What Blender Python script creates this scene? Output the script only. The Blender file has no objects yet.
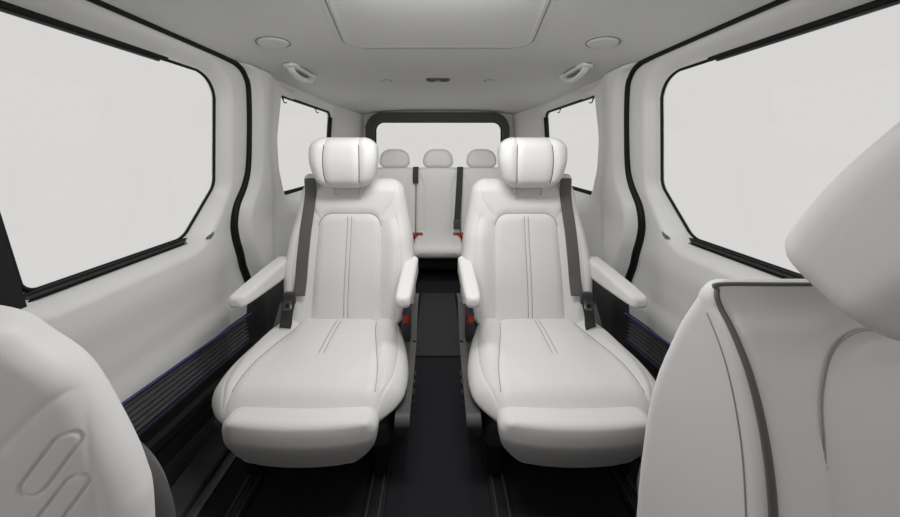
import bpy, bmesh, math, random
import numpy as np
from mathutils import Vector, Matrix
random.seed(4)
H = 0.98                      # camera height above the cabin floor
S = bpy.context.scene
COL = S.collection

# ------------------------------------------------------------------ materials
def mat(name, col, rough=0.5, metal=0.0, noise=0.0, nscale=200, bump=0.0, bscale=400, emis=None, estr=0, spec=0.5, sheen=0):
    m = bpy.data.materials.new(name); m.use_nodes = True
    nt = m.node_tree; b = nt.nodes['Principled BSDF']
    b.inputs['Base Color'].default_value = (*col, 1)
    b.inputs['Roughness'].default_value = rough
    b.inputs['Metallic'].default_value = metal
    b.inputs['Specular IOR Level'].default_value = spec
    if sheen: b.inputs['Sheen Weight'].default_value = sheen
    tc = nt.nodes.new('ShaderNodeTexCoord')
    if noise:
        n = nt.nodes.new('ShaderNodeTexNoise'); n.inputs['Scale'].default_value = nscale; n.inputs['Detail'].default_value = 4
        r = nt.nodes.new('ShaderNodeMapRange'); r.inputs[3].default_value = 1 - noise; r.inputs[4].default_value = 1 + noise
        mx = nt.nodes.new('ShaderNodeVectorMath'); mx.operation = 'SCALE'; mx.inputs[0].default_value = col
        nt.links.new(tc.outputs['Object'], n.inputs['Vector']); nt.links.new(n.outputs['Fac'], r.inputs[0])
        nt.links.new(r.outputs[0], mx.inputs['Scale']); nt.links.new(mx.outputs[0], b.inputs['Base Color'])
    if bump:
        n = nt.nodes.new('ShaderNodeTexNoise'); n.inputs['Scale'].default_value = bscale; n.inputs['Detail'].default_value = 3
        bp = nt.nodes.new('ShaderNodeBump'); bp.inputs['Strength'].default_value = bump; bp.inputs['Distance'].default_value = 0.001
        nt.links.new(tc.outputs['Object'], n.inputs['Vector']); nt.links.new(n.outputs['Fac'], bp.inputs['Height'])
        nt.links.new(bp.outputs[0], b.inputs['Normal'])
    if emis:
        b.inputs['Emission Color'].default_value = (*emis, 1); b.inputs['Emission Strength'].default_value = estr
    return m
M = {
 'leather': mat('light_leather', (.79, .78, .76), .46, bump=.15, bscale=700, noise=.015, nscale=30, spec=.35),
 'leather_front': mat('grey_leather', (.70, .69, .68), .5, bump=.07, bscale=700, noise=.015, nscale=30, spec=.35),
 'headliner': mat('headliner_cloth', (.72, .72, .70), .9, bump=.5, bscale=500, noise=.03, nscale=60, spec=.2),
 'trim': mat('pale_trim_plastic', (.80, .795, .775), .42, bump=.1, bscale=900, noise=.01, nscale=20, spec=.4),
 'door': mat('door_card_vinyl', (.66, .655, .635), .55, bump=.15, bscale=900, noise=.012, nscale=20, spec=.35),
 'rubber': mat('black_rubber', (.004, .004, .004), .6, spec=.3),
 'black': mat('black_plastic', (.010, .010, .011), .5, spec=.35),
 'rib': mat('ribbed_dark_plastic', (.085, .082, .088), .45, spec=.4),
 'dark': mat('dark_grey_plastic', (.045, .043, .044), .5, spec=.4),
 'shell': mat('grey_shell_plastic', (.075, .073, .072), .5, spec=.4),
 'frame': mat('charcoal_frame', (.075, .073, .072), .6, bump=.2, bscale=600),
 'carpet': mat('black_carpet', (.023, .021, .025), .9, bump=.9, bscale=350, noise=.35, nscale=260, spec=.1),
 'mat': mat('lit_carpet_grey', (.05, .048, .05), .9, bump=.9, bscale=350, noise=.3, nscale=260, spec=.1),
 'belt': mat('grey_webbing', (.115, .112, .11), .75, bump=.5, bscale=500),
 'belt_dark': mat('charcoal_webbing', (.04, .039, .039), .75, bump=.5, bscale=500),
 'red': mat('red_button', (.45, .02, .01), .4),
 'metal': mat('satin_metal', (.55, .55, .55), .3, metal=1),
 'steel': mat('dull_steel', (.12, .12, .13), .4, metal=.6),
 'stitch': mat('seam_thread', (.34, .33, .32), .7),
 'seamdark': mat('dark_piping', (.11, .105, .10), .6),
 'blue': mat('blue_ambient_strip', (.05, .05, .14), .4, emis=(.22, .22, 1.0), estr=.06),
 'gap': mat('shadow_gap_plastic', (.20, .20, .195), .8),
}
def glass_mat():
    m = bpy.data.materials.new('window_glass'); m.use_nodes = True
    nt = m.node_tree; nt.nodes.clear()
    o = nt.nodes.new('ShaderNodeOutputMaterial'); t = nt.nodes.new('ShaderNodeBsdfTransparent')
    t.inputs[0].default_value = (.99, .99, .988, 1)
    g = nt.nodes.new('ShaderNodeBsdfGlossy'); g.inputs['Roughness'].default_value = .02
    f = nt.nodes.new('ShaderNodeMixShader'); f.inputs[0].default_value = .012
    nt.links.new(t.outputs[0], f.inputs[1]); nt.links.new(g.outputs[0], f.inputs[2]); nt.links.new(f.outputs[0], o.inputs[0])
    return m
M['glass'] = glass_mat()

# ------------------------------------------------------------------ helpers
def tag(o, label=None, cat=None, group=None, kind=None):
    if label: o['label'] = label
    if cat: o['category'] = cat
    if group: o['group'] = group
    if kind: o['kind'] = kind
    return o
def thing(name, label, cat, loc, group=None):
    o = bpy.data.objects.new(name, None); COL.objects.link(o); o.empty_display_size = .05
    o.location = (loc[0], loc[1], loc[2] + H)
    return tag(o, label, cat, group)
def wpos(o):
    p = Vector((0, 0, 0))
    while o: p += o.location; o = o.parent
    return p
def link(name, me, m, parent=None, smooth=True, base=None):
    """me is in cabin coordinates with z measured from the camera's eye level"""
    off = Vector((0, 0, H)) - (wpos(parent) if parent else Vector((0, 0, 0)))
    o = bpy.data.objects.new(name, me)
    if parent is None or base is not None:
        b = Vector(base) + Vector((0, 0, H)) if base is not None else Vector((0, 0, 0))
        if parent is None:
            me.transform(Matrix.Translation(off - b)); o.location = b
        else:
            me.transform(Matrix.Translation(off))
    else:
        me.transform(Matrix.Translation(off))
    COL.objects.link(o); o.parent = parent
    ms = m if isinstance(m, (list, tuple)) else [m]
    for k in ms: me.materials.append(M[k])
    if smooth:
        for p in me.polygons: p.use_smooth = True
    return o
def mesh(verts, faces):
    me = bpy.data.meshes.new('m'); me.from_pydata([tuple(map(float, v)) for v in verts], [], faces); me.update()
    bm = bmesh.new(); bm.from_mesh(me); bmesh.ops.recalc_face_normals(bm, faces=bm.faces); bm.to_mesh(me); bm.free()
    return me
def grid(P, flip=False, close=False):
    """P: array (n,m,3)"""
    n, m = P.shape[:2]; f = []
    for i in range(n - 1):
        for j in range(m - (0 if close else 1)):
            a = i * m + j; b = i * m + (j + 1) % m; c = (i + 1) * m + (j + 1) % m; d = (i + 1) * m + j
            f.append((a, b, c, d))
    return P.reshape(-1, 3).tolist(), f
def edge_split(o, ang=35):
    bm = bmesh.new(); bm.from_mesh(o.data)
    for e in bm.edges:
        if len(e.link_faces) == 2 and e.calc_face_angle(0) > math.radians(ang): e.smooth = False
    bm.to_mesh(o.data); bm.free()
    return o
def box(name, lo, hi, m, parent=None, bev=.004, rot=None, segs=3, base=None):
    lo = Vector(lo); hi = Vector(hi); c = (lo + hi) / 2; s = hi - lo
    bm = bmesh.new(); bmesh.ops.create_cube(bm, size=1)
    bmesh.ops.scale(bm, vec=s, verts=bm.verts)
    if bev: bmesh.ops.bevel(bm, geom=bm.edges[:], offset=min(bev, min(s) * .49), segments=segs, affect='EDGES', profile=.5)
    T = Matrix.Translation(c)
    if rot is not None: T = T @ rot
    bm.transform(T)
    me = bpy.data.meshes.new('m'); bm.to_mesh(me); bm.free()
    o = link(name, me, m, parent, base=base); edge_split(o, 50)
    return o
def R(ax, deg): return Matrix.Rotation(math.radians(deg), 4, ax)
def round_poly(pts, rads, seg=8):
    out = []; n = len(pts)
    for i in range(n):
        p = np.array(pts[i], float); a = np.array(pts[i - 1], float); b = np.array(pts[(i + 1) % n], float)
        r = rads[i] if hasattr(rads, '__len__') else rads
        if r <= 0: out.append(tuple(p)); continue
        u = (a - p) / np.linalg.norm(a - p); v = (b - p) / np.linalg.norm(b - p)
        ang = math.acos(max(-1, min(1, float(u @ v)))); t = min(r / math.tan(ang / 2), .48 * np.linalg.norm(a - p), .48 * np.linalg.norm(b - p))
        A = p + u * t; B = p + v * t
        for k in range(seg + 1):
            q = k / seg; out.append(tuple((1 - q) ** 2 * A + 2 * q * (1 - q) * (p * .7 + (A + B) / 2 * .3) + q * q * B))
    return out
def smooth_path(pts, sub=8, closed=False):
    P = [np.array(p, float) for p in pts]; n = len(P); out = []
    rng = n if closed else n - 1
    for i in range(rng):
        p0 = P[(i - 1) % n] if closed or i > 0 else P[0]; p1 = P[i]; p2 = P[(i + 1) % n]
        p3 = P[(i + 2) % n] if closed or i + 2 < n else P[-1]
        for k in range(sub):
            t = k / sub
            out.append(.5 * ((2 * p1) + (-p0 + p2) * t + (2 * p0 - 5 * p1 + 4 * p2 - p3) * t * t + (-p0 + 3 * p1 - 3 * p2 + p3) * t ** 3))
    if not closed: out.append(P[-1])
    return out
def tube(path, r, n=10, closed=False, flat=None):
    """round (or flattened: flat=(axis vector, half width, half thickness)) bar along a path"""
    P = [Vector(p) for p in path]; N = len(P); rings = []
    up = Vector((0, 0, 1)); prev = None
    for i in range(N):
        a = P[(i - 1) % N] if closed or i > 0 else P[i]; b = P[(i + 1) % N] if closed or i < N - 1 else P[i]
        t = (b - a).normalized()
        if flat is None:
            if prev is None:
                u = t.orthogonal().normalized()
            else:
                u = (prev - t * prev.dot(t)).normalized()
            prev = u; v = t.cross(u)
            rr = r(i / (N - 1)) if callable(r) else r
            rings.append([P[i] + u * rr * math.cos(2 * math.pi * k / n) + v * rr * math.sin(2 * math.pi * k / n) for k in range(n)])
        else:
            ax, hw, ht = flat
            ax = Vector(ax); w = (ax - t * ax.dot(t)).normalized(); v = t.cross(w)
            rings.append([P[i] + w * hw * math.copysign(abs(math.cos(q)) ** .6, math.cos(q)) + v * ht * math.copysign(abs(math.sin(q)) ** .6, math.sin(q)) for q in [2 * math.pi * k / n for k in range(n)]])
    verts = [v for rg in rings for v in rg]; faces = []
    for i in range(N if closed else N - 1):
        for k in range(n):
            i2 = (i + 1) % N
            faces.append((i * n + k, i * n + (k + 1) % n, i2 * n + (k + 1) % n, i2 * n + k))
    if not closed:
        faces.append(tuple(range(n - 1, -1, -1))); faces.append(tuple((N - 1) * n + k for k in range(n)))
    return mesh(verts, faces)
def prism(poly, f0, f1):
    """polygon points mapped by two functions to the two end faces"""
    n = len(poly); v = [f0(p) for p in poly] + [f1(p) for p in poly]
    f = [tuple(range(n - 1, -1, -1)), tuple(range(n, 2 * n))] + [(i, (i + 1) % n, n + (i + 1) % n, n + i) for i in range(n)]
    return mesh(v, f)
def ringplate(outer, inner, f0, f1):
    n = len(outer); v = [f0(p) for p in outer] + [f0(p) for p in inner] + [f1(p) for p in outer] + [f1(p) for p in inner]; f = []
    for i in range(n):
        j = (i + 1) % n
        f += [(i, j, n + j, n + i), (2 * n + i, 2 * n + j, 3 * n + j, 3 * n + i), (i, j, 2 * n + j, 2 * n + i), (n + i, n + j, 3 * n + j, 3 * n + i)]
    return mesh(v, f)
def cut(o, cutter_me):
    c = bpy.data.objects.new('c', cutter_me); COL.objects.link(c); c.location = (0, 0, H)
    md = o.modifiers.new('b', 'BOOLEAN'); md.object = c; md.operation = 'DIFFERENCE'; md.solver = 'EXACT'
    dg = bpy.context.evaluated_depsgraph_get(); dg.update()
    me = bpy.data.meshes.new_from_object(o.evaluated_get(dg)); o.modifiers.clear(); o.data = me
    bpy.data.objects.remove(c); edge_split(o, 40)
def segdist(X, Y, line):
    d = np.full(X.shape, 1e9)
    for (x0, y0), (x1, y1) in zip(line[:-1], line[1:]):
        dx, dy = x1 - x0, y1 - y0; L = dx * dx + dy * dy + 1e-12
        t = np.clip(((X - x0) * dx + (Y - y0) * dy) / L, 0, 1)
        d = np.minimum(d, np.hypot(X - x0 - t * dx, Y - y0 - t * dy))
    return d
def grooves(lines, dn=.0035, wn=.0028, dw=.005, ww=.014):
    def G(X, V):
        if not lines: return np.zeros_like(X)
        g = np.zeros_like(X)
        for ln in lines:
            k = 1.0
            if isinstance(ln, tuple) and isinstance(ln[0], (int, float)) : k, ln = ln
            d = segdist(X, V, ln)
            g = np.maximum(g, k * (dn * np.exp(-(d / wn) ** 2) + dw * np.exp(-(d / ww) ** 2)))
        return g
    return G
def rr_ring(a, b, r, N, front=2.5):
    r = min(r, a, b); pts = []
    for cx, cy, t0 in ((a - r, b - r, 0), (-(a - r), b - r, 90), (-(a - r), -(b - r), 180), (a - r, -(b - r), 270)):
        for k in range(13):
            t = math.radians(t0 + 90 * k / 12); pts.append((cx + r * math.cos(t), cy + r * math.sin(t)))
    pts.append(pts[0]); P = np.array(pts); seg = np.linalg.norm(np.diff(P, axis=0), axis=1)
    mid = (P[1:, 1] + P[:-1, 1]) / 2; w = seg * np.where(mid > b * .3, front, 1) + 1e-9
    c = np.concatenate([[0], np.cumsum(w)]); s = np.linspace(0, c[-1], N, endpoint=False)
    return np.stack([np.interp(s, c, P[:, 0]), np.interp(s, c, P[:, 1])], 1)
def pillow(W, D, L, rw=.04, rd=.04, rc=.03, nv=60, nr=120, bulge=.01, bb=.3, G=None, warp=None, front=2.5, shape=None):
    """upholstered body: lofted along v (0..L); half width W(v), half depth D(v); corner radii rw (in the face) and rd
    (towards the ends in depth); G(x, v) seam depth cut into the front; shape(x,v) extra front relief; warp -> cabin coordinates"""
    Wf = W if callable(W) else (lambda v: W); Df = D if callable(D) else (lambda v: D)
    rm = max(rw, rd)
    vs = set(np.linspace(0, L, nv).tolist())
    for k in range(14):
        t = 1 - math.cos(math.pi / 2 * k / 13); 
        for q in (rm, min(rw, rd)): vs.add(q * t); vs.add(L - q * t)
    vs = sorted(vs); P = []
    def inset(v, r):
        e = min(v, L - v)
        if e >= r: return 0
        return r - math.sqrt(max(0, r * r - (r - e) ** 2))
    for v in vs:
        a = max(Wf(v) - inset(v, rw), .0008); b = max(Df(v) - inset(v, rd), .0008)
        q = rr_ring(a, b, rc, nr, front); X = q[:, 0]; Dd = q[:, 1]
        ev = max(0, 1 - (2 * v / L - 1) ** 4)
        bl = bulge * (1 - np.clip(np.abs(X) / a, 0, 1) ** 2.5) * ev
        fm = np.clip(Dd / b, 0, 1)
        bm_ = np.clip(-Dd / b, 0, 1)
        Dd = Dd + bl * fm - bb * bl * bm_
        if G is not None: Dd = Dd - G(X, np.full_like(X, v)) * fm
        if shape is not None: Dd = Dd + shape(X, np.full_like(X, v)) * fm
        P.append(np.stack([X, Dd, np.full_like(X, v)], 1))
    P = np.array(P); shp = P.shape; Q = P.reshape(-1, 3)
    if warp: Q = np.array([warp(*p) for p in Q])
    v, f = grid(Q.reshape(shp), close=True); n = shp[1]; m = shp[0]
    c0 = Q[:n].mean(0); c1 = Q[(m - 1) * n:].mean(0); v = list(v) + [c0.tolist(), c1.tolist()]
    for k in range(n):
        f.append((len(v) - 2, (k + 1) % n, k)); f.append((len(v) - 1, (m - 1) * n + k, (m - 1) * n + (k + 1) % n))
    return mesh(v, f)
def interp(*pts):
    xs = [p[0] for p in pts]; ys = [p[1] for p in pts]
    pp = smooth_path(pts, 10); X = np.array([p[0] for p in pp]); Y = np.array([p[1] for p in pp])
    return lambda v: float(np.interp(v, X, Y))
def sm(a, b, x):
    t = np.clip((x - a) / (b - a), 0, 1); return t * t * (3 - 2 * t)

# ------------------------------------------------------------------ body shell
YB, YF = 3.06, 0.12           # rear end of the cabin, front cut of the side trims
def gx(z): return .848 + np.clip(.28 - z, -.1, .60) * .058          # plane of the side glass
WIN = round_poly([(.50, .28), (1.135, .28), (1.165, -.137), (1.035, -.304), (.635, -.306), (.560, 0)],
                 [.03, .09, .06, .05, .03, 0], 8)
QWIN = round_poly([(1.548, .287), (2.31, .287), (2.31, -.25), (1.640, -.25), (1.565, -.10), (1.530, .06)], [.012, .05, .04, .015, .2, .2], 8)
SEALZ = [(-.93, 1.44), (-.80, 1.42), (-.67, 1.37), (-.55, 1.315), (-.46, 1.272), (-.38, 1.235), (-.30, 1.218), (-.23, 1.232), (-.15, 1.285), (-.07, 1.305), (.1, 1.297), (.24, 1.280), (.295, 1.262), (.330, 1.228), (.346, 1.18)]
_sz = np.array([p[0] for p in smooth_path(SEALZ, 8)]); _sy = np.array([p[1] for p in smooth_path(SEALZ, 8)])
def sealY(z): return np.interp(z, _sz, _sy)
def zline(Y): return -.66 - .105 * (np.clip(Y, .5, 1.4) - .79)
from math import hypot
def poly_sd(Y, Z, poly):
    d = segdist(Y, Z, list(poly) + [poly[0]])
    ins = np.zeros(Y.shape, bool); n = len(poly)
    for i in range(n):
        (x0, y0), (x1, y1) = poly[i], poly[(i + 1) % n]
        c = ((y0 > Z) != (y1 > Z)) & (Y < (x1 - x0) * (Z - y0) / (y1 - y0 + 1e-12) + x0)
        ins ^= c
    return np.where(ins, -d, d)
def doorX(Y, Z):
    d = poly_sd(Y, Z, WIN)
    k = .020 * sm(-.10, -.30, Z)
    base = gx(np.maximum(Z, -.31)) - .037 - k
    x = base + (.036 + k) * (1 - sm(.008, .054, d) * .5 - np.clip((d - .008) / .046, 0, 1) * .5)
    x += .012 * sm(-.40, -.52, Z) * (1 - sm(-.58, -.66, Z))           # shallow scoop under the sill
    x += .010 * sm(1.10, 1.22, Y) * sm(-.1, -.3, Z) 
    return x
def wallX(Y, Z):
    d = poly_sd(Y, Z, QWIN)
    base = gx(np.maximum(Z, -.31)) - .040
    x = base + .020 * (1 - sm(.0, .05, d)) * sm(1.60, 1.75, Y)
    yb = 1.37 + .06 * sm(.1, -.3, Z); s0 = sealY(Z)
    x -= (.030 + .018 * sm(-.05, -.28, Z)) * sm(0, .07, Y - s0) * (1 - sm(yb, yb + .13, Y))
    x -= .06 * sm(-.20, -.36, Z) * sm(1.5, 1.75, Y)
    x -= .05 * sm(2.3, 3.0, Y)
    x += .02 * sm(.3, .36, Z) * 0
    return x
def side(s):
    nm = 'left' if s < 0 else 'right'
    def solid(Yg, Zg, Xf, th=.007):
        X = Xf(Yg, Zg); A = np.stack([s * X, Yg, Zg], -1); B = np.stack([s * np.maximum(X + .006, gx(Zg) + th), Yg, Zg], -1)
        n, m = Yg.shape; va, fa = grid(A); vb, fb = grid(B); N = n * m
        f = fa + [tuple(N + i for i in q[::-1]) for q in fb]
        for i in range(n - 1):
            for j in (0, m - 1): f.append((i * m + j, (i + 1) * m + j, N + (i + 1) * m + j, N + i * m + j))
        for j in range(m - 1):
            for i in (0, n - 1): f.append((i * m + j, i * m + j + 1, N + i * m + j + 1, N + i * m + j))
        return mesh(va + vb, f)
    # sliding door card
    nz, ny = 150, 190
    T = np.linspace(0, 1, ny)
    rows = []
    for k in range(nz):
        q = k / (nz - 1)
        y = YF + T * (1 - YF); 
        zt, yy = .352, None
        yy = YF + T * (1.0)      # provisional
        z = zt + (zline(yy) - zt) * q
        yy = YF + T * (sealY(z) - YF)
        z = zt + (zline(yy) - zt) * q
        yy = YF + T * (sealY(z) - YF)
        rows.append((yy, z))
    Yg = np.array([r[0] for r in rows]); Zg = np.array([r[1] for r in rows])
    door = link('door_1' if s < 0 else 'door_2', solid(Yg, Zg, doorX), 'trim')
    tag(door, kind='structure')
    cut(door, prism(WIN, lambda p: (s * .70, p[0], p[1]), lambda p: (s * 1.0, p[0], p[1])))
    # ribbed band below the card
    nrow = 80; rows = []
    for k in range(nrow):
        q = k / (nrow - 1)
        yy = YF + T * (sealY(-.75) - YF); z = zline(yy) - .002 - q * .115
        x = .839 - .010 * q + .0042 * np.cos(q * 2 * math.pi * 7)
        rows.append(np.stack([s * x * np.ones_like(yy), yy, z], -1))
    v, f = grid(np.array(rows)); o = link('ribbed_band', mesh(v, f), 'rib', door)
    o = link('ambient_strip', tube([(s * .8235, y, zline(y) - .003) for y in np.linspace(YF, 1.37, 30)], .0028, 6), 'blue', door)
    o = link('ambient_strip', tube([(s * .826, y, zline(y) - .119) for y in np.linspace(YF, 1.37, 30)], .0009, 6), 'blue', door)
    # lower kick panel
    prof = [(.838, -.108), (.831, -.118), (.822, -.125), (.815, -.155), (.80, -.165), (.795, -.19), (.80, -.20), (.788, -.245), (.76, -.275)]
    rows = []
    for px_, dz in prof:
        yy = np.linspace(YF, 1.44, 50); rows.append(np.stack([s * px_ * np.ones_like(yy), yy, zline(yy) + dz], -1))
    yy = np.linspace(YF, 1.44, 50)
    rows.append(np.stack([s * .755 * np.ones_like(yy), yy, -.955 * np.ones_like(yy)], -1))
    v, f = grid(np.array(rows)); o = link('kick_panel', mesh(v, f), 'black', door); edge_split(o, 25)
    # latch in the sill corner
    lx = float(doorX(np.array([1.09]), np.array([-.312]))[0])
    o = link('latch', prism([(1.075, -.318), (1.105, -.300), (1.100, -.313), (1.088, -.322)], lambda p: (s * (lx + .004), p[0], p[1]), lambda p: (s * (lx - .006), p[0], p[1])), 'gap', door)
    # rear quarter trim
    nz, ny = 130, 200; T2 = np.linspace(0, 1, ny) ** 1.35; rows = []
    for k in range(nz):
        z = .352 + (-.665 - .352) * k / (nz - 1); y0 = sealY(z)
        rows.append((y0 + T2 * (YB - y0), np.full(ny, z)))
    Yg = np.array([r[0] for r in rows]); Zg = np.array([r[1] for r in rows])
    w = link('wall_' + nm, solid(Yg, Zg, wallX, .002), 'trim'); tag(w, kind='structure')
    cut(w, prism(QWIN, lambda p: (s * .60, p[0], p[1]), lambda p: (s * 1.0, p[0], p[1])))
    rows = []
    for px_, z in ((.80, -.650), (.79, -.67), (.785, -.8), (.78, -.90), (.755, -.955), (.755, -.98)):
        yy = np.concatenate([np.linspace(1.29, 1.42, 14), np.linspace(1.45, YB, 40)]); rows.append(np.stack([s * (px_ - .05 * sm(1.5, 1.75, yy) + .055 * (1 - sm(1.29, 1.37, yy))), yy, np.full_like(yy, z)], -1))
    v, f = grid(np.array(rows)); o = link('lower_trim', mesh(v, f), 'dark', w); edge_split(o, 25)
    # main side window
    n = 1 if s < 0 else 2
    pane = link('window_%d' % n, prism(WIN, lambda p: (s * (gx(p[1]) + .002), p[0], p[1]), lambda p: (s * (gx(p[1]) + .006), p[0], p[1])), 'glass', smooth=False)
    tag(pane, kind='structure')
    wp = [(s * (gx(p[1]) - .002), p[0], p[1]) for p in WIN]
    link('window_seal', tube(wp, .0050, 8, closed=True), 'rubber', pane)
    def strip(name, y0, y1, z, hz, dx, m, dz=0):
        pts = [(s * (gx(z) - dx), y, z + dz * (y - y0)) for y in np.linspace(y0, y1, 12)]
        return link(name, tube(pts, 0, 10, flat=((0, 0, 1), hz, .005)), m, pane)
    strip('upper_rail', .3, .925, .279, .0075, .012, 'rubber'); strip('upper_rail', .3, .90, .269, .003, .010, 'dark')
    strip('lower_rail', .58, 1.035, -.3145, .0065, .008, 'dark'); strip('lower_rail', .58, 1.035, -.306, .003, .011, 'rubber'); strip('lower_rail', .58, 1.035, -.3215, .002, .014, 'rubber')
    # black centre pillar at the front of that window
    bp = [(.44, .30), (.50, .30), (.565, 0), (.640, -.318), (.46, -.345)]
    o = link('trim_%d' % (1 if s < 0 else 2), prism(bp, lambda p: (s * (gx(p[1]) - .064), p[0] - .042, max(p[1], -.312)), lambda p: (s * (gx(p[1]) + .0), p[0], p[1])), 'black', smooth=False)
    tag(o, kind='structure')
    # quarter window
    n = 3 if s < 0 else 4
    pane = link('window_%d' % n, prism(QWIN, lambda p: (s * (gx(p[1]) - .012), p[0], p[1]), lambda p: (s * (gx(p[1]) - .008), p[0], p[1])), 'glass', smooth=False)
    tag(pane, kind='structure')
    link('window_seal', tube([(s * (gx(p[1]) - .016), p[0], p[1]) for p in QWIN], lambda t: .009, 8, closed=True), 'rubber', pane)
    link('window_seal', tube([(s * (gx(z) - .022), 2.30, z) for z in np.linspace(.25, -.2, 8)], .017, 10), 'rubber', pane)
    link('lower_rail', tube([(s * (gx(-.24) - .02), y, -.243) for y in (1.66, 1.9, 2.28)], .013, 10), 'rubber', pane)
    for y, k in ((1.60, 0), (2.03, 1)):
        c = thing('shade_hook', 'small black sunshade hook at the %s top corner of the %s rear quarter window' % (('front', 'rear')[k], nm), 'hook', (s * .81, y, .255))
        o = link('plate', tube([(s * .832, y, .287), (s * .826, y, .268)], 0, 8, flat=((0, 1, 0), .008, .002)), 'rubber', c)
        link('hook', tube(smooth_path([(s * .827, y, .272), (s * .822, y, .256), (s * .818, y + .006, .252), (s * .814, y + .014, .256)], 4), .003, 8), 'rubber', c)
    # door seal
    path = [(.1, .353), (.6, .353), (1.0, .351), (1.12, .349)]
    zz = [p for p in smooth_path(SEALZ, 6)][::-1]
    pts = [(p[0], p[1]) for p in path] + [(p[1], p[0]) for p in zz if p[0] < .349]
    P = []
    for y, z in pts:
        xd = float(doorX(np.array([y]), np.array([max(z, -.6)]))[0])
        P.append((s * (xd - .004 if z > .3 else xd - .006), y, z))
    o = link('trim_%d' % (3 if s < 0 else 4), tube(smooth_path(P[:4], 8)[:-1] + P[4:], 0, 12, flat=((1, 0, -.1 * s), .0, .0)) if False else tube(smooth_path(P[:4], 8)[:-1] + P[4:], lambda u: .0105 + .0045 * min(1, max(0, (u - .45) / .2)), 12), 'rubber')
    tag(o, kind='structure')
    # sill and floor strip
    o = box('trim_%d' % (5 if s < 0 else 6), (min(s * .64, s * .672), .12, -.981), (max(s * .64, s * .672), 1.46, -.972), 'steel', bev=.003); tag(o, kind='structure')
    o = box('trim_%d' % (7 if s < 0 else 8), (min(s * .672, s * .80), .12, -.99), (max(s * .672, s * .80), 1.46, -.955), 'dark', bev=.012); tag(o, kind='structure')
side(-1); side(1)

# floor
o = box('floor', (-.90, -.4, -1.02), (.90, YB, -.98), 'carpet', bev=0); tag(o, kind='structure')
# ceiling with sunken centre panel
def zc(X): return .40 - .055 * np.clip(np.abs(X) / .82, 0, 1.05) ** 4
def panelmask(X, Y):
    hw = .30 + (np.clip(Y, .3, 1.4) - .80) * .165
    a = hw - np.abs(X); b = 1.176 - Y; r = .07
    q = np.where((a < r) & (b < r), r - np.hypot(np.minimum(a - r, 0), np.minimum(b - r, 0)), np.minimum(a, b))
    return q
xs = np.concatenate([np.linspace(-.84, -.42, 50)[:-1], np.linspace(-.42, .42, 260), np.linspace(.42, .84, 50)[1:]])
ys = np.concatenate([np.linspace(-.3, .7, 20)[:-1], np.linspace(.7, 1.22, 170)[:-1], np.linspace(1.22, YB, 130)])
Xg, Yg = np.meshgrid(xs, ys)
q = panelmask(Xg, Yg)
Zg = zc(Xg) - .0012 * np.exp(-((q + .010) / .006) ** 2) - .0012 * np.exp(-((q - .010) / .006) ** 2)
Zg -= .05 * sm(2.85, 3.05, Yg) * 0
P = np.stack([Xg, Yg, Zg], -1)
v, f = grid(P); ceil = link('ceiling', mesh(v, f), 'headliner'); tag(ceil, kind='structure')
P2 = P.copy()[::4, ::6]; P2[..., 2] += .04
v, f = grid(P2); link('roof_panel', mesh(v, f), 'headliner', ceil)

hwp = lambda y: .30 + (min(max(y, .3), 1.4) - .80) * .165
gp = [(-hwp(-.25), -.25), (-hwp(.3), .3), (-hwp(1.176), 1.176), (hwp(1.176), 1.176), (hwp(.3), .3), (hwp(-.25), -.25)]
gp = round_poly(gp, [0, 0, .075, .075, 0, 0], 10)
link('panel_groove', tube([(x, y, float(zc(x)) + .0005) for x, y in gp], .0022, 6), 'gap', ceil)
# unseen dashboard block and door lowers behind the camera, added to stop low light
o = box('wall_front', (-.86, -.62, -.98), (.86, -.40, -.28), 'black', bev=.03); tag(o, kind='structure')
for s_ in (-1, 1):
    box('front_door_blocker', (min(s_ * .84, s_ * .88), -.5, -.98), (max(s_ * .84, s_ * .88), .13, -.30), 'door', o, bev=.01)
# tailgate wall
back = box('wall_rear', (-.86, YB - .01, -.98), (.86, YB + .05, .42), 'trim', bev=0); tag(back, kind='structure')
def rrect(x0, x1, z0, z1, r, seg=8): return round_poly([(x0, z1), (x1, z1), (x1, z0), (x0, z0)], r, seg)
RO = rrect(-.725, .715, -.42, .378, .15); RI = rrect(-.635, .645, -.34, .287, .08)
cut(back, prism(rrect(-.68, .68, -.38, .33, .1), lambda p: (p[0], 2.9, p[1]), lambda p: (p[0], 3.3, p[1])))
rw = link('window_5', prism(RI, lambda p: (p[0], YB + .010 - .10 * (p[1] + .34), p[1]), lambda p: (p[0], YB + .014 - .10 * (p[1] + .34), p[1])), 'glass', smooth=False); tag(rw, kind='structure')
o = link('window_frame', ringplate(RO, RI, lambda p: (p[0], YB - .045 - .03 * (p[1] + .34), p[1]), lambda p: (p[0], YB + .02, p[1])), 'frame', rw, smooth=False)
link('window_seal', tube([(p[0] * .995, YB - .025, p[1] * .99) for p in RI], .01, 8, closed=True), 'rubber', rw)

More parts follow.
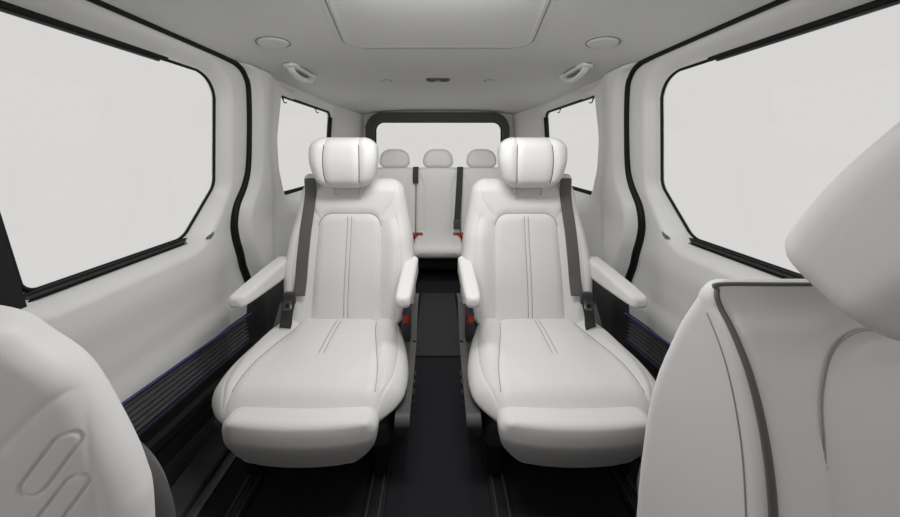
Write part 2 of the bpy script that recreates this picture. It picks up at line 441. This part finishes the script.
# ------------------------------------------------------------------ ceiling fittings
def disc(name, cx, cy, r, m, parent, h=.004, dz=0.0, rim=None):
    rings = []
    for rr_, dd in ((0.001, h), (r * .8, h), (r * .93, h * .9), (r, 0)):
        rings.append([(cx + rr_ * math.cos(t), cy + rr_ * math.sin(t), float(zc(cx + rr_ * math.cos(t))) - dd - dz) for t in np.linspace(0, 2 * math.pi, 40, endpoint=False)])
    v, f = grid(np.array(rings), close=True); o = link(name, mesh(v, f), m, parent); return o
for s in (-1, 1):
    nm = 'left' if s < 0 else 'right'
    cx, cy = s * .59, 1.075
    t = thing('ceiling_speaker', 'round pale grey speaker cover set in the headliner on the %s' % nm, 'speaker', (cx, cy, float(zc(cx))))
    disc('speaker_cover', cx, cy, .052, 'headliner', t, .006)
    link('rim', tube([(cx + .054 * math.cos(a), cy + .056 * math.sin(a), float(zc(cx + .056 * math.cos(a))) - .001) for a in np.linspace(0, 2 * math.pi, 40, endpoint=False)], .0015, 6, closed=True), 'gap', t)
    cx, cy = s * .295, 1.73
    t = thing('ceiling_disc', 'small round disc flush in the rear headliner, %s of the reading lamp' % nm, 'disc', (cx, cy, float(zc(cx))))
    disc('cap', cx, cy, .028, 'headliner', t, .004)
    link('rim', tube([(cx + .030 * math.cos(a), cy + .030 * math.sin(a), float(zc(cx)) - .001) for a in np.linspace(0, 2 * math.pi, 30, endpoint=False)], .0016, 6, closed=True), 'gap', t)
    # grab handle
    hx = s * .655; z0 = float(zc(hx))
    t = thing('grab_handle', 'pale grab handle mounted on the ceiling edge above the %s quarter window' % nm, 'handle', (hx, 1.43, z0))
    me = pillow(.028, .010, .27, .026, .008, .008, 20, 40, .002, warp=lambda x, d, v: (hx + x, 1.30 + v, float(zc(hx + x)) - d * 1.0 - .002))
    link('base', me, 'trim', t)
    link('base_gap', tube(smooth_path([(hx - s * .0 + .031 * math.cos(a), 1.435 + .140 * math.sin(a), float(zc(hx + .031 * math.cos(a))) - .001) for a in np.linspace(0, 2 * math.pi, 24, endpoint=False)], 3, True), .002, 6, closed=True), 'gap', t)
    link('grip', tube(smooth_path([(hx, 1.325, z0 - .004), (hx - s * .004, 1.345, z0 - .028), (hx - s * .008, 1.40, z0 - .042), (hx - s * .008, 1.47, z0 - .042), (hx - s * .004, 1.525, z0 - .028), (hx, 1.545, z0 - .004)], 8), 0, 14, flat=((1, 0, 0), .014, .008)), 'trim', t)
    link('pocket', pillow(.015, .004, .14, .014, .003, .004, 10, 24, .0, warp=lambda x, d, v: (hx + x, 1.365 + v, z0 - .0125 - d)), 'gap', t)
t = thing('dome_lamp', 'small slim reading lamp with dark surround on the ceiling above the aisle', 'lamp', (0, 1.70, .40))
link('housing', pillow(.068, .006, .055, .012, .004, .005, 12, 40, .001, warp=lambda x, d, v: (x, 1.67 + v, .399 - d)), 'shell', t)
link('lens', pillow(.020, .005, .03, .006, .003, .004, 10, 24, .002, warp=lambda x, d, v: (x - .035, 1.682 + v, .393 - d)), 'dark', t)
link('lens', pillow(.020, .005, .03, .006, .003, .004, 10, 24, .002, warp=lambda x, d, v: (x + .035, 1.682 + v, .393 - d)), 'dark', t)

# ------------------------------------------------------------------ captain seats of the middle row
def captain(s):
    nm = 'left' if s < 0 else 'right'
    CX = s * .36
    t = thing('captain_seat', 'off-white leather captain seat with armrests and raised calf rest, %s of the aisle' % nm, 'car seat', (CX, 1.05, -.98), 'captain seats of the middle row')
    a = math.radians(9)
    # backrest: v up from the cushion, leaning back at the top
    B0 = (1.165, -.70)
    def wback(x, d, v):
        d2 = d - .055
        y = B0[0] + v * math.sin(a) - (d2) * math.cos(a) - .35 * max(0, (v - .30)) ** 2 ; z = B0[1] + v * math.cos(a) + d2 * math.sin(a) * -1 * 0 - d2 * math.sin(a)
        return (CX + x, y, z)
    Wb = interp((0, .222), (.1, .250), (.2, .262), (.32, .254), (.42, .236), (.5, .222), (.58, .208))
    Db = interp((0, .055), (.2, .06), (.45, .05), (.57, .045))
    pt = round_poly([(-.136, 0), (-.126, .445), (.126, .445), (.136, 0)], [0, .05, .05, 0], 10)
    lines = [pt,
             [(-.008, 0.0), (-.008, .437)], [(.008, 0.0), (.008, .437)],
             smooth_path([(-.122, .425), (-.15, .46), (-.178, .505), (-.183, .56)], 6), smooth_path([(.122, .425), (.15, .46), (.178, .505), (.183, .56)], 6),
             smooth_path([(-.20, .06), (-.212, .22), (-.205, .36), (-.186, .43)], 6), smooth_path([(.20, .06), (.212, .22), (.205, .36), (.186, .43)], 6)]
    lines = [[tuple(p) for p in l] for l in lines]
    L1 = [lines[0]] + [(.35, lines[1]), (.35, lines[2])] + [(.6, l) for l in lines[3:]]
    def bshape(X, V):
        b = .022 * sm(.135, .19, np.abs(X)) * (1 - sm(.34, .46, V))         # side bolsters
        return b + .006 * sm(.0, .08, .445 - V) * (np.abs(X) < .13) * 0
    me = pillow(Wb, Db, .576, .055, .045, .045, 150, 300, .012, G=grooves(L1, .0035, .003, .006, .016), warp=wback, shape=bshape)
    back = link('backrest', me, 'leather', t)
    def front(x, v, up=.002):
        b = Db(v); W = Wb(v); ev = max(0, 1 - (2 * v / .575 - 1) ** 4)
        bl = .012 * (1 - min(1, abs(x) / W) ** 2.5) * ev
        g = float(grooves(L1, .0035, .003, .006, .016)(np.array([x]), np.array([v]))[0]); sh = float(bshape(np.array([x]), np.array([v]))[0])
        return wback(x, b + bl + sh - g + up, v)
    link('seam', tube([front(*p, .0004) for p in pt if p[1] > .03] , .0018, 6), 'stitch', back)
    for xx in (-.008, .008):
        link('seam', tube([front(xx, v, .0006) for v in np.linspace(.05, .436, 30)], .0011, 6), 'stitch', back)
    # hard rear shell
    me = pillow(lambda v: Wb(v) - .02, .02, .54, .06, .02, .02, 40, 80, .01, warp=lambda x, d, v: wback(x, -.062 - d, v + .01))
    link('rear_shell', me, 'shell', t)
    # headrest
    Hc = (1.195, -.150)
    ah = math.radians(-4)
    Wh = interp((0, .098), (.05, .118), (.11, .130), (.165, .129), (.2, .120)); HXc = CX + s * .006
    def wh(x, d, v):
        d2 = d + .02 * (abs(x) / .13) ** 2 * (1 if d > 0 else .2)
        return (HXc + x, Hc[0] + v * math.sin(ah) - d2, Hc[1] + v * math.cos(ah))
    hl = [smooth_path([(-.060, .0), (-.067, .06), (-.068, .13), (-.062, .2)], 6), smooth_path([(.060, .0), (.067, .06), (.068, .13), (.062, .2)], 6)]
    hl = [[tuple(p) for p in l] for l in hl]
    me = pillow(Wh, interp((0, .04), (.1, .052), (.2, .042)), .200, .045, .038, .045, 90, 220, .014, G=grooves(hl, .004, .003, .006, .014), warp=wh)
    hr = link('headrest', me, 'leather', t)
    for l in hl:
        pts = []
        for x, v in l[1:-1]:
            b = interp((0, .04), (.1, .052), (.2, .042))(v); e = min(v, .2 - v)
            if e < .02: continue
            b -= .038 - math.sqrt(max(0, .038 ** 2 - (.038 - min(e, .038)) ** 2))
            ev = max(0, 1 - (2 * v / .2 - 1) ** 4); bl = .014 * (1 - (abs(x) / Wh(v)) ** 2.5) * ev
            pts.append(wh(x, b + bl - .0096, v))
        link('seam', tube(pts, .0017, 6), 'seamdark', hr)
    for xx in (-.05, .05):
        link('headrest_post', tube([(CX + xx, 1.205, -.18), (CX + xx, 1.2, -.11)], .006, 10), 'metal', t)
    # cushion: v runs from the backrest towards the front, d is up
    C0 = 1.235; CC = CX + s * .022
    Wc = interp((0, .215), (.08, .242), (.18, .272), (.27, .287), (.34, .284), (.40, .265), (.43, .255))
    def wc(x, d, v):
        ztop = -.667 - .10 * max(0, v - .15) ** 1.0 * .55 
        z = ztop - .052 + d - .012 * sm(.34, .46, v)
        if d < 0: x = x * (1 - .20 * min(1, -d / .05))
        return (CC + x, C0 - v, z)
    cl = round_poly([(-.150, 0), (-.205, .20), (-.205, .46), (.205, .46), (.205, .20), (.150, 0)], [0, .2, 0, 0, .2, 0], 10)
    ln1 = smooth_path([(-.135, 0), (-.150, .12), (-.178, .24), (-.200, .34), (-.205, .46)], 6); ln2 = [(-x, v) for x, v in ln1]
    ln3 = smooth_path([(-.205, .02), (-.232, .12), (-.250, .24), (-.245, .34), (-.205, .42)], 6); ln4 = [(-x, v) for x, v in ln3]
    cross = smooth_path([(-.185, .27), (0, .255), (.185, .27)], 8)
    CL = [[tuple(p) for p in l] for l in (ln1, ln2)] + [(.35, [(-.008, 0), (-.008, .26)]), (.35, [(.008, 0), (.008, .26)])] + [(.7, [tuple(p) for p in ln3]), (.7, [tuple(p) for p in ln4])]
    def cshape(X, V): return .014 * sm(.14, .20, np.abs(X)) * (1 - sm(.25, .44, V)) - .012 * sm(.22, .27, np.abs(X))
    gc = grooves(CL, .0035, .003, .006, .016)
    me = pillow(Wc, .052, .425, .085, .055, .05, 130, 320, .014, G=gc, warp=wc, shape=cshape)
    cu = link('cushion', me, 'leather', t)
    def ctop(x, v, up=.0006):
        b = .052; e = .425 - v
        if e < .055: b -= .055 - math.sqrt(max(0, .055 ** 2 - (.055 - e) ** 2))
        ev = max(0, 1 - (2 * v / .425 - 1) ** 4); bl = .014 * (1 - min(1, abs(x) / Wc(v)) ** 2.5) * ev
        r = .05; k = Wc(v) - abs(x)
        if k < r: b -= r - math.sqrt(max(0, r * r - (r - k) ** 2))
        g = float(gc(np.array([x]), np.array([v]))[0]); sh = float(cshape(np.array([x]), np.array([v]))[0])
        return wc(x, b + bl + sh - g + up, v)
    for l in (ln1, ln2):
        link('seam', tube([ctop(x, v) for x, v in l if .06 < v < .405], .0013, 6), 'stitch', cu)
    for xx in (-.008, .008):
        link('seam', tube([ctop(xx, v) for v in np.linspace(.08, .255, 16)], .0011, 6), 'stitch', cu)
    # piping low on the bolsters
    for q in (-1, 1):
        pts = []
        for v in np.linspace(.10, .40, 26):
            e = .425 - v; x = q * (Wc(v) - .006 - (.0 if e > .085 else .085 - math.sqrt(max(0, .085 ** 2 - (.085 - e) ** 2))))
            pts.append(wc(x, .026 - .030 * sm(.12, .38, v), v))
        link('piping', tube(pts, .0026, 6), 'seamdark', cu)
    # calf rest
    def wk(x, d, v):
        return (CX + .006 * s + x,   .796 - d + .012 * (x / .21) ** 2 + .022 * (1 - sm(0, .09, v)), -.842 + v + .010 * (x / .21) ** 2 * (1 - v / .14))
    Wk = interp((0, .168), (.05, .196), (.10, .206), (.145, .206))
    me = pillow(Wk, .028, .138, .035, .013, .022, 60, 140, .008, warp=wk, G=grooves([[(-.19, .13), (-.175, .02), (-.12, .012)], [(.19, .13), (.18, .02), (.12, .012)]], .001, .003, .002, .01))
    ck = link('calf_rest', me, 'leather', t)
    # grey side shells, with switches on the aisle side
    prof = round_poly([(1.30, -.615), (1.30, -.84), (1.02, -.868), (.87, -.835), (.835, -.77), (.855, -.752), (1.0, -.745), (1.12, -.71), (1.20, -.60)], .02, 4)
    for q in (-1, 1):
        x0 = CX + q * .238; x1 = CX + q * (.280 if q == -s else .268)
        o = link('side_shell', prism(prof, lambda p: (x0, p[0], p[1]), lambda p: (x1 - q * .03 * (p[1] < -.8), p[0], p[1])), 'shell', t); edge_split(o, 30)
        if q == -s:
            for k, (yy, zz) in enumerate(((.985, -.765), (.955, -.775), (.955, -.80), (1.02, -.765))):
                box('switch', (min(x1, x1 + q * .005), yy - .010, zz - .008), (max(x1, x1 + q * .005), yy + .010, zz + .008), 'dark', o, bev=.002)
    # base
    box('base', (CX - .225, .875, -.885), (CX + .225, 1.30, -.80), 'dark', t, bev=.03)
    for q in (-1, 1):
        for yy in (.93, 1.25):
            box('leg', (CX + q * .19 - .02, yy - .04, -.966), (CX + q * .19 + .02, yy + .04, -.87), 'black', t, bev=.006)
    # arms
    for q in (-1, 1):
        outer = (q == s)
        xc = CX + q * (.272 if outer else .251)
        hw = .031 if outer else .028
        L = .30; y1 = 1.245
        def wa(x, d, v, xc=xc, q=q, outer=outer):
            # v from back to tip, d up; tips turn slightly outwards
            return (xc + x + q * (.010 if outer else -.004) * (v / L), y1 - v, -.474 + d - .010 * (v / L) + .012 * (1 - v / L) * 0)
        me = pillow(interp((0, hw), (.15, hw), (.25, hw * .95), (L, hw * .8)), interp((0, .036), (.1, .032), (.22, .024), (L, .018)), L, .016, .012, .012, 50, 60, .003, warp=wa, front=1.5)
        ar = link('armrest', me, 'leather', t)
        o = link('arm_pivot', prism(round_poly([(1.30, -.44), (1.31, -.64), (1.19, -.64), (1.20, -.49)], .02, 5), lambda p: (CX + q * .243, p[0], p[1]), lambda p: (CX + q * .262, p[0], p[1])), 'trim' if not outer else 'dark', ar)
        edge_split(o, 30)
    # aisle-side buckle
    q = -s
    bx = CX + q * .243
    bk = box('buckle', (bx - .015, 1.10, -.705), (bx + .015, 1.135, -.592), 'dark', t, bev=.005, rot=R('X', 8))
    box('release_button', (bx - .011, 1.093, -.632), (bx + .011, 1.106, -.600), 'red', bk, bev=.003)
    # outboard belt
    q = s
    bp = [front(q * x, v, u) for x, v, u in ((.168, .155, .024), (.170, .21, .009), (.171, .28, .006), (.170, .38, .006), (.167, .46, .007), (.163, .53, .004))]
    bp = smooth_path([(p[0], p[1], p[2]) for p in bp] + [(CX + q * .160, 1.222, -.118), (CX + q * .158, 1.262, -.135)], 8)
    be = link('seat_belt', tube(bp, 0, 12, flat=((1, 0, 0), .0235, .0014)), 'belt', t)
    tg = box('belt_tongue', (CX + q * .167 - .021, 1.058, -.548), (CX + q * .167 + .021, 1.075, -.505), 'dark', be, bev=.005)
    link('tongue_plate', ringplate(rrect(CX + q * .168 - .013, CX + q * .168 + .013, -.560, -.528, .004, 3), rrect(CX + q * .168 - .007, CX + q * .168 + .007, -.552, -.538, .002, 3), lambda p: (p[0], 1.047, p[1]), lambda p: (p[0], 1.057, p[1])), 'metal', tg, smooth=False)
    link('lap_strap', tube(smooth_path([(CX + q * .170, 1.068, -.545), (CX + q * .180, 1.072, -.585), (CX + q * .190, 1.085, -.63), (CX + q * .225, 1.13, -.70)], 6), 0, 12, flat=((1, .2, 0), .020, .0016)), 'belt_dark', be)
    me = pillow(.036, .022, .060, .02, .02, .02, 14, 40, .003, warp=lambda x, d, v: (CX + q * .165 + x, 1.265 - d - .0, -.160 + v))
    link('belt_guide', me, 'trim', t)
    return t
captain(-1); captain(1)

# ------------------------------------------------------------------ rear bench
bench = thing('rear_bench_seat', 'off-white leather three-seat rear bench below the tailgate window', 'car seat', (0, 2.5, -.98))
for k in (-1, 0, 1):
    cx = k * .383
    Wb = .189
    ln = [[tuple(p) for p in smooth_path([(q * .12, 0), (q * .125, .3), (q * .12, .42), (q * .165, .53)], 6)] for q in (-1, 1)]
    me = pillow(Wb, .055, .60, .04, .04, .03, 50, 110, .012, G=grooves(ln, .002, .003, .004, .014), warp=lambda x, d, v: (cx + x, 2.60 + .10 * v - d, -.755 + v))
    b = link('backrest', me, 'leather', bench)
    me = pillow(lambda v: .136 - .035 * (v / .165) ** 2.5, .045, .165, .062, .035, .04, 40, 80, .008, warp=lambda x, d, v: (cx + x, 2.655 - d, -.158 + v))
    h = link('headrest', me, 'leather', bench)
    for q in (-.05, .05): link('headrest_post', tube([(cx + q, 2.665, -.20), (cx + q, 2.66, -.13)], .006, 8), 'metal', h)
    me = pillow(lambda v: .189, .045, .46, .03, .045, .04, 40, 90, .012, G=grooves([[(-.13, 0), (-.13, .46)], [(.13, 0), (.13, .46)]], .002, .003, .003, .012), warp=lambda x, d, v: (cx + x, 2.62 - v, -.738 + d - .01 * (v / .46)))
    link('cushion', me, 'leather', bench)
for x in (-.55, .55):
    box('bench_leg', (x - .03, 2.28, -.975), (x + .03, 2.60, -.80), 'black', bench, bev=.008)
box('bench_base', (-.56, 2.26, -.90), (.56, 2.62, -.80), 'black', bench, bev=.01)
bb = link('seat_belt', tube(smooth_path([(.20, 2.67, -.155), (.192, 2.60, -.150), (.188, 2.578, -.20), (.178, 2.552, -.36), (.165, 2.525, -.53), (.160, 2.515, -.60)], 8), 0, 12, flat=((1, 0, 0), .026, .0016)), 'belt_dark', bench)
box('belt_tongue', (.128, 2.49, -.66), (.185, 2.51, -.58), 'shell', bb, bev=.008)
bb = link('seat_belt', tube(smooth_path([(-.192, 2.66, -.155), (-.192, 2.60, -.148), (-.192, 2.580, -.19), (-.192, 2.570, -.285)], 8), 0, 12, flat=((1, 0, 0), .024, .0016)), 'belt_dark', bench)
for x in (-.17, .17):
    b = box('buckle', (x - .045, 2.44, -.725), (x + .045, 2.48, -.680), 'dark', bench, bev=.008)
    box('release_button', (x - .040, 2.43, -.705), (x - .003, 2.445, -.679), 'red', b, bev=.003)
    box('release_button', (x + .003, 2.43, -.705), (x + .040, 2.445, -.679), 'red', b, bev=.003)

# ------------------------------------------------------------------ front seats
def front_right():
    CX = .50
    t = thing('front_seat', 'light grey leather front seat with dark piping and headrest, nearest on the right', 'car seat', (CX, .35, -.98))
    z0 = -.557; L = .426                      # the backrest is a wedge: thin at the top, deep at the bottom
    F = interp((0, .225), (.11, .232), (.28, .240), (.35, .254), (.385, .270), (.405, .285), (.426, .300))
    B = interp((0, .412), (.10, .408), (.24, .388), (.345, .350), (.400, .322), (.426, .308))
    Df = lambda v: (B(v) - F(v)) / 2; Cf = lambda v: (B(v) + F(v)) / 2
    Wf = interp((0, .238), (.2, .234), (.426, .232))
    wf = lambda x, d, v: (CX + x, Cf(v) - d, z0 + v)
    RW = .022
    Pl = [[tuple(p) for p in round_poly([(-.186, 0), (-.182, .392), (.182, .392), (.186, 0)], [0, .07, .07, 0], 12)]]
    Gf = grooves(Pl, .0016, .0016, .003, .008)
    def rcf(v): return .016
    me = pillow(Wf, Df, L, RW, .004, .018, 150, 340, .004, bb=1.0, G=Gf, warp=wf)
    b = link('backrest', me, 'leather_front', t)
    def hw(v):
        e = L - v; w = Wf(v)
        return w - (RW - math.sqrt(max(0, RW ** 2 - (RW - e) ** 2)) if e < RW else 0)
    def edge(v, back=0.0):
        r = min(.018, Df(v)); w = hw(v)
        return (w - r * .25 if back == 0 else w + .0003, Df(v) - r * .25 if back == 0 else Df(v) - r - back)
    for q in (-1, 1):
        vv = [0, .06, .12, .18, .24, .29, .33, .36, .38, .395, .405, .413, .419, .423]
        pts = [wf(q * edge(v)[0], edge(v)[1] + .0005, v) for v in vv]
        pts += [(CX + q * x, .298, -.1335) for x in (.16, .13)]
        link('piping', tube(smooth_path(pts, 6), lambda u: .0036 - .0018 * u, 10), 'seamdark', b)
        pts = [wf(q * edge(v, .004)[0], edge(v, .004)[1], v) for v in vv[:10]]
        link('seam', tube(smooth_path(pts, 6), .0007, 6), 'stitch', b)
    link('seam', tube([wf(x, Df(v) + .004 * (1 - (abs(x) / .23) ** 2.5) * max(0, 1 - (2 * v / L - 1) ** 4) - .0020, v) for x, v in Pl[0]], .0008, 6), 'stitch', b)
    me = pillow(lambda v: Wf(v) - .026 + .022 * (1 - min(1, v / .2)), .012, .30, .10, .01, .01, 30, 60, .004, warp=lambda x, d, v: (CX + x, B(v) + .006 - d, z0 + v))
    link('rear_shell', me, 'shell', t)
    # headrest tilted forwards
    h = math.radians(-35); HO = (.241, -.117); HX = -.024
    def whd(x, d, v):
        return (CX + HX + x, HO[0] + v * math.sin(h) - d * math.cos(h), HO[1] + v * math.cos(h) + d * math.sin(h))
    me = pillow(interp((0, .185), (.08, .192), (.2, .182)), interp((0, .040), (.1, .044), (.2, .040)), .2, .03, .02, .024, 70, 160, .010, warp=whd)
    link('headrest', me, 'leather_front', t)
    for q in (-.05, .05): link('headrest_post', tube([(CX + q, .300, -.16), (CX + q, .250, -.09)], .006, 10), 'metal', t)
    me = pillow(.26, .06, .40, .07, .05, .05, 40, 80, .012, warp=lambda x, d, v: (CX + x, .24 - v, -.60 + d))
    link('cushion', me, 'leather_front', t)
    box('base', (CX - .22, -.12, -.98), (CX + .22, .30, -.66), 'black', t, bev=.02)
front_right()
def front_left():
    t = thing('front_seat', 'light grey front seat with two long embossed slots in its backrest, nearest on the left', 'car seat', (-.52, .3, -.98))
    th = math.radians(20); ob = (-math.cos(th), -math.sin(th)); nn = (math.sin(th), -math.cos(th))
    W = .25; z0 = -.597; L = .472; D = .024
    WL = interp((0, .248), (.21, .246), (.2675, .239), (.327, .220), (.3845, .196), (.419, .168), (.440, .148), (.456, .112), (.466, .08), (.472, .05))
    E = (-.285, .290); C = (E[0] + ob[0] * W, E[1] + ob[1] * W)
    def wf(x, d, v):                       # x grows towards the aisle
        return (C[0] - ob[0] * x + nn[0] * (d - D), C[1] - ob[1] * x + nn[1] * (d - D), z0 + v)
    def slot(p, q, r):
        p = np.array(p); q = np.array(q); u = (q - p) / np.linalg.norm(q - p); w = np.array([-u[1], u[0]]); pts = []
        for k in range(13): a = math.pi * k / 12 - math.pi / 2; pts.append(q + r * (u * math.cos(a) + w * math.sin(a)))
        for k in range(13): a = math.pi * k / 12 + math.pi / 2; pts.append(p + r * (u * math.cos(a) + w * math.sin(a)))
        pts.append(pts[0]); return [tuple(a) for a in pts]
    P = lambda tt, z: (W - tt, z - z0)
    SL = [slot(P(.0735, -.2935), P(.0546, -.2653), .0090), slot(P(.0700, -.336), P(.048, -.305), .0085)]
    arc = [tuple(p) for p in smooth_path([P(.094, -.255), P(.066, -.226), P(.050, -.226), P(.044, -.256), P(.034, -.33), P(.028, -.40)], 8)]
    Gf = grooves([(1.0, l) for l in SL], .0034, .0009, 0, .01); Ga = grooves([(1, arc)], .0006, .002, .0012, .006)
    me = pillow(WL, D, L, .01, .018, .022, 280, 600, .006, bb=1, G=lambda X, V: Gf(X, V) + Ga(X, V), warp=wf, front=4)
    b = link('backrest', me, 'leather_front', t)
    me = pillow(lambda v: W - .006 + .012 * (1 - v / .40), .018, .325, .16, .018, .018, 40, 90, .002, warp=lambda x, d, v: wf(x, -D - .016 + d, v))
    link('rear_shell', me, 'shell', t)
    h = math.radians(-30)
    me = pillow(.12, .04, .18, .05, .03, .035, 40, 90, .010, warp=lambda x, d, v: (-.545 + x, .20 + v * math.sin(h) - d * math.cos(h), -.118 + v * math.cos(h) + d * math.sin(h)))
    link('headrest', me, 'leather_front', t)
    me = pillow(.24, .06, .38, .07, .05, .05, 40, 80, .012, warp=lambda x, d, v: (-.53 + x, .18 - v, -.62 + d))
    link('cushion', me, 'leather_front', t)
    box('base', (-.74, -.12, -.98), (-.32, .22, -.68), 'black', t, bev=.02)
front_left()

# ------------------------------------------------------------------ floor fittings
for s in (-1, 1):
    for xc, w, nm in ((.175, .030, 'aisle'), (.545, .026, 'door')):
        t = thing('seat_rail', 'black floor rail under the %s captain seat, on its %s side' % ('left' if s < 0 else 'right', nm), 'rail', (s * xc, 1.2, -.98), 'floor rails of the captain seats')
        r = box('rail_channel', (s * xc - w, .50, -.980), (s * xc + w, 2.1, -.972), 'black', t, bev=.002)
        for q in (-1, 1):
            box('rail_lip', (s * xc + q * w * .55 - .003, .50, -.973), (s * xc + q * w * .55 + .003, 2.1, -.967), 'dark', t, bev=.0015)
me = pillow(.118, .004, .62, .012, .004, .004, 10, 40, .0, warp=lambda x, d, v: (x, 1.42 + v, -.976 + d))  # thin paler slab, its colour stands for the lit stretch of aisle floor
tag(link('lit_floor_patch', me, 'mat', base=(0, 1.73, -.98)), 'grey carpet patch painting the lit floor in the aisle between the two captain seats', 'mat')

# ------------------------------------------------------------------ camera, light
cam = bpy.data.cameras.new('camera'); co = bpy.data.objects.new('camera', cam); COL.objects.link(co)
co.location = (0, 0, H); co.rotation_euler = (math.radians(90), 0, 0)
cam.lens = 12; cam.sensor_width = 36; cam.sensor_fit = 'HORIZONTAL'; cam.clip_start = .01
cam.shift_x = 12 / 900; cam.shift_y = -108.5 / 900
S.camera = co
w = bpy.data.worlds.new('world'); S.world = w; w.use_nodes = True
w.node_tree.nodes['Background'].inputs[0].default_value = (.700, .692, .686, 1)
w.node_tree.nodes['Background'].inputs[1].default_value = 1.0
def area(name, loc, target, size, power, sy=None, col=(1, 1, 1)):
    l = bpy.data.lights.new(name, 'AREA'); l.energy = power; l.size = size; l.color = col
    if sy: l.shape = 'RECTANGLE'; l.size_y = sy
    o = bpy.data.objects.new(name, l); COL.objects.link(o); o.location = (loc[0], loc[1], loc[2] + H)
    d = Vector(target) - Vector(loc); o.rotation_euler = d.to_track_quat('-Z', 'Y').to_euler(); return o
area('roof_fill_light', (0, .64, .375), (0, 1.05, -.7), .5, 7.2, .16)  # added fill below the roof, out of view, lifts the cabin brightness
sp = bpy.data.lights.new('bench_fill_spot', 'SPOT'); sp.energy = 14; sp.spot_size = math.radians(130); sp.spot_blend = .6; sp.shadow_soft_size = .012  # spot added at the unlit dome lamp to brighten the rear bench
so = bpy.data.objects.new('bench_fill_spot', sp); COL.objects.link(so); so.location = (0, 1.70, .382 + H); so.rotation_euler = (math.radians(20), 0, 0)
S.view_settings.view_transform = 'Standard'; S.view_settings.look = 'None'; S.view_settings.exposure = 0; S.view_settings.gamma = 1
S.view_settings.use_curve_mapping = False
